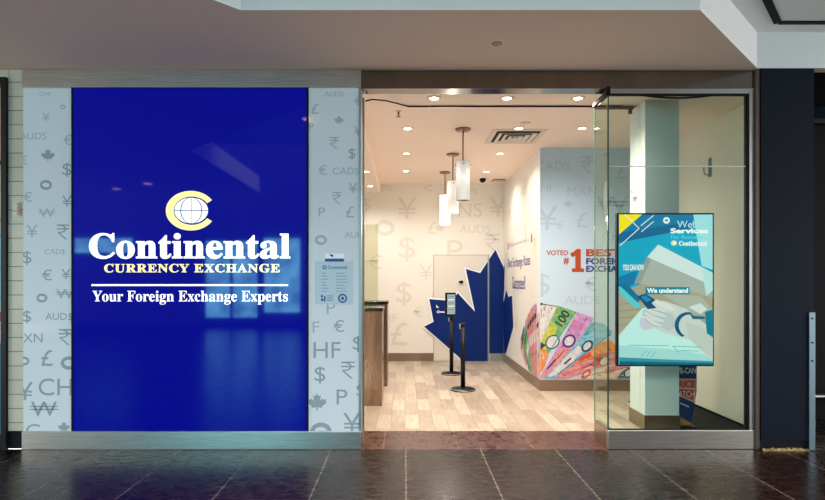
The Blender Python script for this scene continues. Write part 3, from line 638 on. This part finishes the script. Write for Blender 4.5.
L[0] += 1; S.flat((ro+ri, [(k, k+1, n+2+k, n+1+k) for k in range(n)]), fpx(TY, .0005+.00035*L[0]), SM((24, 84, 108)))
sc([(688, 311.6), (694, 316), (704, 316.5), (704, 319), (692, 319)], (30, 96, 118)); sc([(704, 312), (713, 309), (713, 338), (706, 333)], (34, 116, 134))
sc([(618, 357), (660, 359), (713, 361), (713, 366), (618, 366)], (70, 138, 150)); sc([(618, 361), (713, 363), (713, 366), (618, 366)], (24, 92, 112))
for a, b_ in (((628, 345), (668, 345.6)), ((672, 346), (700, 347)), ((640, 357), (646, 350)), ((645, 357), (650, 351)), ((650, 357), (655, 351)), ((672, 346), (678, 352)), ((680, 350), (698, 351))):
    dx, dy = b_[0]-a[0], b_[1]-a[1]; l = math.hypot(dx, dy); nx, ny = -dy/l*.35, dx/l*.35
    sc([(a[0]+nx, a[1]+ny), (b_[0]+nx, b_[1]+ny), (b_[0]-nx, b_[1]-ny), (a[0]-nx, a[1]-ny)], (124, 170, 176))
sc([(618, 214), (642, 214), (618, 235)], (232, 206, 20))
for a, b_ in (((624, 214.6), (638.5, 228.5)), ((638.5, 228.5), (619, 246)), ((640, 226), (653, 215.5)), ((640.5, 232), (653, 221.5))):
    dx, dy = b_[0]-a[0], b_[1]-a[1]; l = math.hypot(dx, dy); nx, ny = -dy/l*.4, dx/l*.4
    sc([(a[0]+nx, a[1]+ny), (b_[0]+nx, b_[1]+ny), (b_[0]-nx, b_[1]-ny), (a[0]-nx, a[1]-ny)], (214, 236, 240))
sc(ell(665.6, 220.6, 3.3, 3.3, 20), (236, 248, 250)); sc(ell(665.6, 220.6, 1.7, 1.4, 16), (60, 150, 190))
sc(ell(673, 243.2, 3, 2.6, 18), (236, 224, 170)); sc(ell(673.4, 243.2, 1.7, 1.5, 18), (236, 246, 250))
sc([(645, 287), (688, 287), (688.6, 288), (688.6, 293.6), (688, 294.4), (645, 294.4), (644.4, 293.6), (644.4, 288)], (10, 120, 142))
S.build('screen', tv)
mb = MB(); o_ = .0005+.00035*(L[0]+2)
ftext(mb, 'Web', 676, 221, 696, 228, TY, SM((176, 220, 232)), .01, o_); ftext(mb, 'Services', 669.5, 228.3, 707, 233.6, TY, SM((246, 252, 252)), .04, o_)
ftext(mb, 'For Business', 670, 235.2, 701, 239, TY, SM((120, 208, 226)), .0, o_); ftext(mb, serif('Continental'), 678, 241, 706, 246, TY, SM((240, 248, 250)), .02, o_)
ftext(mb, 'We understand', 646, 288, 687, 293, TY, SM((250, 252, 252)), .04, o_)
ftext(mb, 'YOU CAN NOW', 622, 264.5, 643, 270.5, TY, SM((250, 242, 236)), .03, o_)
mb.build('caption', tv)

# small bracket on the cream wall of the display box
t_ = thing('hanging_bracket', 'small blue grey hooked bracket high on the cream wall of the display box', 'bracket', (3.6, 6.4, 0))
bx = XS; by = 6.7
def bp(px, py): return V(py, by)
MB().box(bx-.012, bx-.0005, by-.03, by+.03, V(177, by), V(158, by), mat('grey_blue_metal', (110, 130, 140), .4, .3), .003).build('plate', t_)
MB().tube([(bx-.012, by, V(174, by)), (bx-.06, by, V(175, by)), (bx-.08, by, V(172, by)), (bx-.08, by, V(167, by))], .008, 'steelp', 8).build('hook', t_)
# promotional stand behind the pillar
YP = 6.02
t_ = thing('promo_stand', 'blue and red promotional floor stand half hidden behind the window pillar', 'floor stand', (3.03, YP, 0))
x0, x1, x2 = 2.955, U(697, YP), U(691, YP)
zt = V(345, YP)
pb = MB()
prof = [(x0, .02), (x2, .02), (x1-.005, V(392, YP)), (x1, zt), (x0, zt)]
vs = [(x, YP, z) for x, z in prof]+[(x, YP+.04, z) for x, z in prof]
pb.add(vs, [(0, 1, 2, 3, 4), (9, 8, 7, 6, 5)]+[(i, i+5, (i+1) % 5+5, (i+1) % 5) for i in range(5)], mat('stand_navy', (22, 56, 120), .4)).build('board', t_)
mb = MB(); red = mat('stand_red', (206, 52, 44), .4); ctr = fpx(YP, .002)
mb.poly([(679, 378.5), (696, 378.5), (695, 403), (679, 396)], ctr, mat('stand_salmon', (232, 168, 156), .4)); mb.poly([(679, 389), (694, 390), (693, 400), (679, 395)], fpx(YP, .003), red)
mb.build('red_block', t_)
mb = MB().poly([(678, 416), (691.5, 423), (691.5, 431), (678, 424)], ctr, mat('stand_gold', (214, 160, 84), .4)); mb.line((680, 403), (689, 407), 1, ctr, 'white'); mb.build('lower_stripe', t_)
mb = ftext(MB(), 'WE-CAN', 674, 367.5, 696, 373.5, YP, 'white', .03, .004); ftext(mb, 'PRICE', 674, 380.5, 695, 387.5, YP, red, .04, .004); ftext(mb, 'MATCH', 674, 391, 694, 397, YP, 'white', .0, .004); mb.build('stand_lettering', t_)
MB().box(x0, x2+.02, YP-.08, YP+.12, 0.0065, .024, 'blackm').build('foot', t_)

# ================================================================== INTERIOR THINGS
# teller counters
def counter(y0, y1, xr, h, lab):
    t = thing('teller_counter', lab, 'counter', ((-1.5+xr)/2, y0, 0), 'teller counters along the left side')
    MB().box(-1.5, xr, y0, y1, .001, h-.04, 'counter', .004).build('front_panel', t)
    MB().box(-1.5, xr+.012, y0-.012, y1+.01, h-.04, h, 'countertop', .003).build('worktop', t)
    return t
counter(7.04, 7.6, -.294, 1.255, 'bronze teller counter with black top just inside the entrance')
counter(8.34, 8.9, -.268, 1.29, 'bronze teller counter with black top, second and deeper inside')
t_ = thing('teller_screen', 'pale greenish glass screen standing on the first teller counter', 'glass screen', (-.36, 7.3, 1.256))
MB().box(-1.4, -.36, 7.30, 7.31, 1.262, 2.35, 'screenglass').build('pane', t_)
MB().box(-1.4, -.36, 7.29, 7.32, 1.256, 1.2615, 'steelp').build('bottom_rail', t_)
# stanchions
def stanchion(x, y, lab, sign):
    t = thing('queue_post', lab, 'queue post', (x, y, 0), 'queue posts')
    MB().lathe([(.0, .001), (.178, .001), (.182, .012), (.17, .026), (.06, .04), (.03, .05), (.0, .05)], x, y, 'blackm').build('base', t)
    MB().lathe([(.182, .012), (.186, .016), (.182, .02)], x, y, 'steelp', 32).build('base_rim', t)
    MB().lathe([(.0, .045), (.034, .045), (.034, .93), (.0, .93)], x, y, 'blackm', 20).build('tube', t)
    MB().lathe([(.0, .93), (.037, .93), (.037, .965), (.03, .985), (.0, .985)], x, y, M['blackm'], 20).build('top_cap', t)
    MB().box(x-.055, x-.03, y-.02, y+.02, .9, .965, 'steelp', .003).build('belt_clip', t)
    if sign:
        f = MB().box(x-.11, x+.075, y-.02, y+.02, 1.0, 1.40, 'blackm', .008).box(x-.02, x+.02, y-.012, y+.012, .96, 1.0, 'blackm').build('sign_frame', t)
        mb = MB().box(x-.075, x+.06, y-.024, y-.0205, 1.03, 1.37, mat('sign_sheet', (150, 176, 186), .3))
        for k in range(5): mb.line((x-.06, 1.33-.055*k), (x+.045, 1.335-.055*k), .018, front(y, .0255), 'white' if k % 2 else 'papertext')
        g_ = mb.build('sign_sheet', f)
        g_.parent = f; g_.data.transform(t.matrix_basis.inverted())
    return t
stanchion(.85, 8.07, 'black queue post nearest the entrance, with no sign on top', False)
stanchion(.80, 9.46, 'black queue post carrying a small framed sign, in front of the blue leaf', True)
# belt between the posts
# pendants
def pendant(x, y, m, lab, z0, z1):
    t = thing('pendant_lamp', lab, 'pendant lamp', (x, y, ZC), 'cylinder pendant lamps')
    MB().lathe([(.0, ZC-.001), (.095, ZC-.001), (.1, ZC-.012), (.085, ZC-.026), (.02, ZC-.032), (.0, ZC-.032)], x, y, 'copper').build('ceiling_canopy', t)
    MB().lathe([(.0, z1), (.009, z1), (.009, ZC-.03), (.0, ZC-.03)], x, y, 'rod', 10).build('stem', t)
    s_ = MB().lathe([(.084, z0), (.088, z0), (.088, z1), (.08, z1), (.078, z0+.01), (.084, z0)], x, y, m, 32).build('glass_shade', t)
    mb = MB().lathe([(.0, z1-.05), (.05, z1-.05), (.05, z1-.01), (.02, z1+.02), (.0, z1+.02)], x, y, 'rod', 16)
    mb.box(x-.105, x+.105, y-.006, y+.006, z1-.045, z1-.033, 'rod').box(x-.006, x+.006, y-.105, y+.105, z1-.045, z1-.033, 'rod')
    mb.build('shade_holder', t)
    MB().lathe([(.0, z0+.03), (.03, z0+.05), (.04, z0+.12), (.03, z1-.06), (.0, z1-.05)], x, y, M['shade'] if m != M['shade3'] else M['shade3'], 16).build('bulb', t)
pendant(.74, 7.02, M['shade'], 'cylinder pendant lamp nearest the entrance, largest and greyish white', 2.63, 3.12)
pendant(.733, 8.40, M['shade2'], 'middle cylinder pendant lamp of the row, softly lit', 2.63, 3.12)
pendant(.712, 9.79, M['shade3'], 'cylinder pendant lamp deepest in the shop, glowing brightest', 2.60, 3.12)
# recessed downlights
DL = [(434, 98, ZC, 'left one of the front row by the entrance'), (507, 98, ZC, 'middle one of the front row by the entrance'), (578, 98, ZC, 'right one of the front row by the entrance'),
      (407.6, 128.3, ZC, 'left of the second row, near the sprinkler'), (518.8, 128.3, ZC, 'just before the big air vent'), (582, 128, ZC, 'right of the air vent above the pale blue wall'),
      (406.4, 153.4, ZC, 'left one of the third row'), (500, 153.4, ZC, 'between the pendants and the air vent'), (405.8, 171, ZC, 'left one of the row deepest in the shop'), (486.4, 171.6, ZC, 'deep in the shop near the dome camera'),
      (366, 171.5, 3.36, 'front one under the low strip above the tellers'), (370.3, 186, 3.36, 'rear one under the low strip above the tellers')]
first = None
for px, py, zc, lab in DL:
    y = (zc-H)*F/(CY-py); x = U(px, y); full = 'recessed round ceiling light, ' + lab
    if first is None:
        first = thing('ceiling_light', full, 'ceiling light', (x, y, zc), 'recessed ceiling lights of the shop')
        n = 28
        MB().lathe([(.048, zc-.001), (.075, zc-.001), (.07, zc-.008), (.05, zc-.008), (.048, zc-.001)], x, y, 'trimring', n).build('ring', first)
        MB().lathe([(.0, zc-.001), (.046, zc-.001), (.046, zc-.005), (.0, zc-.006)], x, y, 'lamp', n).build('lens', first)
    else: copy_tree(first, (x, y, zc), full)
    ld = bpy.data.lights.new('downlight', 'SPOT'); ld.energy = 250 if 'front row' in lab else 78; ld.color = (1, .84, .70) if 'front row' in lab else (1, .95, .89); ld.spot_size = math.radians(150); ld.spot_blend = 1.0; ld.shadow_soft_size = .05
    lo = bpy.data.objects.new('downlight', ld); COL.objects.link(lo); lo.location = (x, y, zc-.03)
for x, y, z, e in ((.74, 7.02, 2.55, 6), (.733, 8.4, 2.55, 10), (.712, 9.79, 2.52, 16)):
    ld = bpy.data.lights.new('pendant_glow', 'POINT'); ld.energy = e; ld.color = (1, .9, .78); ld.shadow_soft_size = .06
    lo = bpy.data.objects.new('pendant_glow', ld); COL.objects.link(lo); lo.location = (x, y, z)
# air vent
vy0, vy1 = 7.02, 7.75; vx0, vx1 = 1.12, 1.83; vz = ZC-.001
t_ = thing('air_vent', 'square white ceiling air diffuser with dark gaps, in the middle of the shop ceiling', 'air vent', ((vx0+vx1)/2, (vy0+vy1)/2, ZC))
def frame_rings(mb, a, w, zb, zt, m, drop=0):
    x0_, x1_, y0_, y1_ = vx0+a, vx1-a, vy0+a, vy1-a
    o4 = [(x0_, y0_), (x1_, y0_), (x1_, y1_), (x0_, y1_)]; i4 = [(x0_+w, y0_+w), (x1_-w, y0_+w), (x1_-w, y1_-w), (x0_+w, y1_-w)]
    vs = [(x, y, zb) for x, y in o4]+[(x, y, zb-drop) for x, y in i4]+[(x, y, zt) for x, y in o4]+[(x, y, zt-drop) for x, y in i4]
    fs = []
    for k in range(4):
        j = (k+1) % 4; fs += [(k, j, 4+j, 4+k), (8+k, 12+k, 12+j, 8+j), (k, 8+k, 8+j, j), (4+k, 4+j, 12+j, 12+k)]
    mb.add(vs, fs, m)
MB().box(vx0+.06, vx1-.06, vy0+.06, vy1-.06, vz-.004, vz, 'ventdark').build('backing', t_)
mb = MB(); frame_rings(mb, 0, .07, vz-.008, vz, 'ventwhite'); mb.build('rim', t_)
for a in (.105, .185, .26):
    mb = MB(); frame_rings(mb, a, .05, vz-.03, vz-.022, 'ventwhite', -.016); mb.build('louvre_ring', t_)
MB().box(vx0+.33, vx1-.33, vy0+.33, vy1-.33, vz-.022, vz-.016, 'ventwhite').build('centre_plate', t_)
# small rear vent
t_ = thing('small_vent', 'small dark ceiling vent near the back wall corner', 'air vent', (U(498.5, 10.6), 10.6, ZC))
x = U(498.5, 10.6)
MB().box(x-.12, x+.12, 10.45, 10.7, ZC-.012, ZC-.001, 'rod', .002).build('rim', t_)
mb = MB()
for k in range(5): mb.box(x-.1, x+.1, 10.475+.045*k, 10.49+.045*k, ZC-.018, ZC-.0125, 'ventwhite')
mb.build('louvres', t_)
# dome camera
x = U(482.7, 10.3)
t_ = thing('dome_camera', 'tiny black dome security camera on the ceiling near the back wall', 'camera', (x, 10.3, ZC))
MB().lathe([(.0, ZC-.001), (.075, ZC-.001), (.075, ZC-.02), (.0, ZC-.02)], x, 10.3, 'white').build('mounting_ring', t_)
MB().lathe([(.0, ZC-.1), (.03, ZC-.092), (.052, ZC-.07), (.06, ZC-.04), (.06, ZC-.0205), (.0, ZC-.0205)], x, 10.3, 'black').build('dome', t_)
# sprinkler
x, y = U(398.5, 6.28), 6.28
t_ = thing('sprinkler', 'small grey sprinkler head hanging from the ceiling near the left side', 'sprinkler', (x, y, ZC))
MB().lathe([(.0, ZC-.001), (.035, ZC-.001), (.03, ZC-.008), (.0, ZC-.008)], x, y, 'trimring', 18).build('escutcheon', t_)
MB().lathe([(.0, ZC-.0085), (.011, ZC-.0085), (.011, ZC-.04), (.006, ZC-.05), (.006, ZC-.06), (.026, ZC-.062), (.026, ZC-.065), (.0, ZC-.065)], x, y, 'rod', 14).build('nozzle', t_)
# smoke disc
x, y = U(525, 6.75), 6.75
t_ = thing('cover_disc', 'white round cover disc on the ceiling just before the air vent', 'ceiling disc', (x, y, ZC))
MB().lathe([(.0, ZC-.001), (.06, ZC-.001), (.058, ZC-.01), (.0, ZC-.014)], x, y, 'trimring', 24).build('disc', t_)
MB().lathe([(.06, ZC-.001), (.065, ZC-.001), (.065, ZC-.006), (.06, ZC-.006), (.06, ZC-.001)], x, y, 'symwarm', 24).build('rim', t_)
# sliding door track and loose seal along the shop ceiling
yt = 6.08
pts = [(XJ+.03, 5.45, V(101, 5.45)), (U(372, 5.6), 5.6, V(99.5, 5.6)), (U(385, 5.75), 5.75, V(100.5, 5.75)), (U(398, 5.95), 5.95, V(103.6, 5.95)), (U(408, yt), yt, ZC-.012), (U(440, yt), yt, ZC-.009), (2.4, yt, ZC-.009)]
t_ = thing('door_track', 'thin dark track and loose seal running across the shop ceiling', 'door track', (1, yt, ZC))
MB().box(U(408, yt), Cx0-.01, yt+.0095, yt+.03, ZC-.012, ZC-.001, 'rod').build('rail', t_)
MB().tube(pts, .008, 'black', 6).build('loose_seal', t_)
MB().box(2.1, 2.52, yt-.03, yt-.0085, ZC-.05, ZC-.02, 'rod', .003).box(2.46, 2.5, yt-.03, yt-.0085, ZC-.10, ZC-.05, 'rod').build('roller', t_)

# ================================================================== MALL CEILING THINGS
y = (3.61-H)*F/(CY-43); x = U(497, y)
t_ = thing('ceiling_cover_plate', 'round tan cover plate on the brownish mall ceiling above the entrance', 'ceiling plate', (x, y, 3.61))
MB().lathe([(.0, 3.609), (.052, 3.609), (.05, 3.603), (.0, 3.602)], x, y, 'plate', 24).build('disc', t_)
MB().lathe([(.0525, 3.609), (.058, 3.609), (.058, 3.606), (.0525, 3.606), (.0525, 3.609)], x, y, 'trimring', 24).build('rim', t_)
# black slot in the raised ceiling
z = 3.95; zz = z-.001
t_ = thing('slot_diffuser', 'black linear slot cornering across the raised mall ceiling', 'slot diffuser', (3.4, 5, z))
def seg(a, b_, w):
    mb = MB(); d = Vector((b_[0]-a[0], b_[1]-a[1])).normalized(); nn = Vector((-d.y, d.x))*w/2
    c4 = [(a[0]+nn.x, a[1]+nn.y), (b_[0]+nn.x, b_[1]+nn.y), (b_[0]-nn.x, b_[1]-nn.y), (a[0]-nn.x, a[1]-nn.y)]
    mb.add([(x, y, zz) for x, y in c4]+[(x, y, zz-.012) for x, y in c4], [(0, 1, 2, 3), (7, 6, 5, 4), (0, 4, 5, 1), (1, 5, 6, 2), (2, 6, 7, 3), (3, 7, 4, 0)], 'black'); return mb
kx, ky = U(780, 4.99), 4.99
seg((kx, ky), (9, ky), .05).build('long_slot', t_); seg((kx-.02, ky), (kx-2.0, ky-2.2), .06).build('diagonal_slot', t_)
# mall downlights behind the viewer, seen as glints in the glossy sign
for x, y, z, lab in ((-5.3, -.86, 3.61, 'round mall ceiling light over the left walkway'), (-1.4, 2.5, 3.95, 'round mall ceiling light over the middle of the walkway'), (-6.28, -1.5, 3.61, 'round mall ceiling light behind the viewer')):
    t_ = thing('mall_ceiling_light', lab, 'ceiling light', (x, y, z), 'mall ceiling lights')
    MB().lathe([(.09, z-.001), (.12, z-.001), (.115, z-.01), (.092, z-.01), (.09, z-.001)], x, y, 'trimring').build('ring', t_)
    MB().lathe([(.0, z-.001), (.085, z-.001), (.085, z-.006), (.0, z-.007)], x, y, 'malllamp').build('lens', t_)
# the shop across the mall
op = MB()
op.box(-14, 14, -9.3, -9, 0, 7.5, mat('opposite_wall_paint', (84, 86, 92), .8, spec=.2))  # unseen wall; height and grey chosen to keep sky out of the sign's reflection
struct('wall_opposite', op)
ow = MB(); x0, x1 = -7.0, -5.2
ow.box(x0-.06, x1+.06, -8.99, -8.9, .25, 3.1, 'blackm')
ow = struct('window_4', ow)
lw = mat('lit_shop_window', (120, 160, 170), .3, emit=(120, 212, 236), es=20.0)
nt = lw.node_tree; n1 = nt.nodes.new('ShaderNodeTexNoise'); n1.inputs['Scale'].default_value = 1.6; n1.inputs['Detail'].default_value = 3
tc = nt.nodes.new('ShaderNodeTexCoord'); mr = nt.nodes.new('ShaderNodeMapRange'); mr.inputs['From Min'].default_value = .3; mr.inputs['From Max'].default_value = .65
mr.inputs['To Min'].default_value = 6; mr.inputs['To Max'].default_value = 24
nt.links.new(tc.outputs['Object'], n1.inputs['Vector']); nt.links.new(n1.outputs['Fac'], mr.inputs['Value']); nt.links.new(mr.outputs[0], nt.nodes['Principled BSDF'].inputs['Emission Strength'])
MB().box(x0, x1, -8.899, -8.88, .32, 3.0, lw).box(-4.95, -3.7, -8.899, -8.88, .5, 3.1, lw).box(-11.6, -9.6, -8.899, -8.88, 2.6, 3.1, lw).build('lit_pane', ow)
MB().box(-6.15, -6.05, -8.879, -8.85, .32, 3.0, 'blackm').build('mullion', ow)

# ================================================================== LIGHT
w = bpy.data.worlds.new('World'); SC.world = w; w.use_nodes = True
bg = w.node_tree.nodes['Background']; bg.inputs[0].default_value = (.84, .865, .88, 1); bg.inputs[1].default_value = 5.9

# ================================================================== CAMERA
cam = bpy.data.cameras.new('camera'); co = bpy.data.objects.new('camera', cam); COL.objects.link(co)
co.location = (0, 0, H); co.rotation_euler = (PI/2, 0, 0)
cam.sensor_width = 36; cam.lens = F/825*36; cam.shift_x = (412.5-CX)/825; cam.shift_y = (CY-250)/825
cam.clip_start = .05; SC.camera = co
SC.view_settings.view_transform = 'Standard'; SC.view_settings.look = 'None'; SC.view_settings.gamma = 1; SC.view_settings.exposure = 0.0
SC.view_settings.use_curve_mapping = False
SC.cycles.use_denoising = True
SC.cycles.max_bounces = 10; SC.cycles.transparent_max_bounces = 12
SC.cycles.sample_clamp_indirect = 4
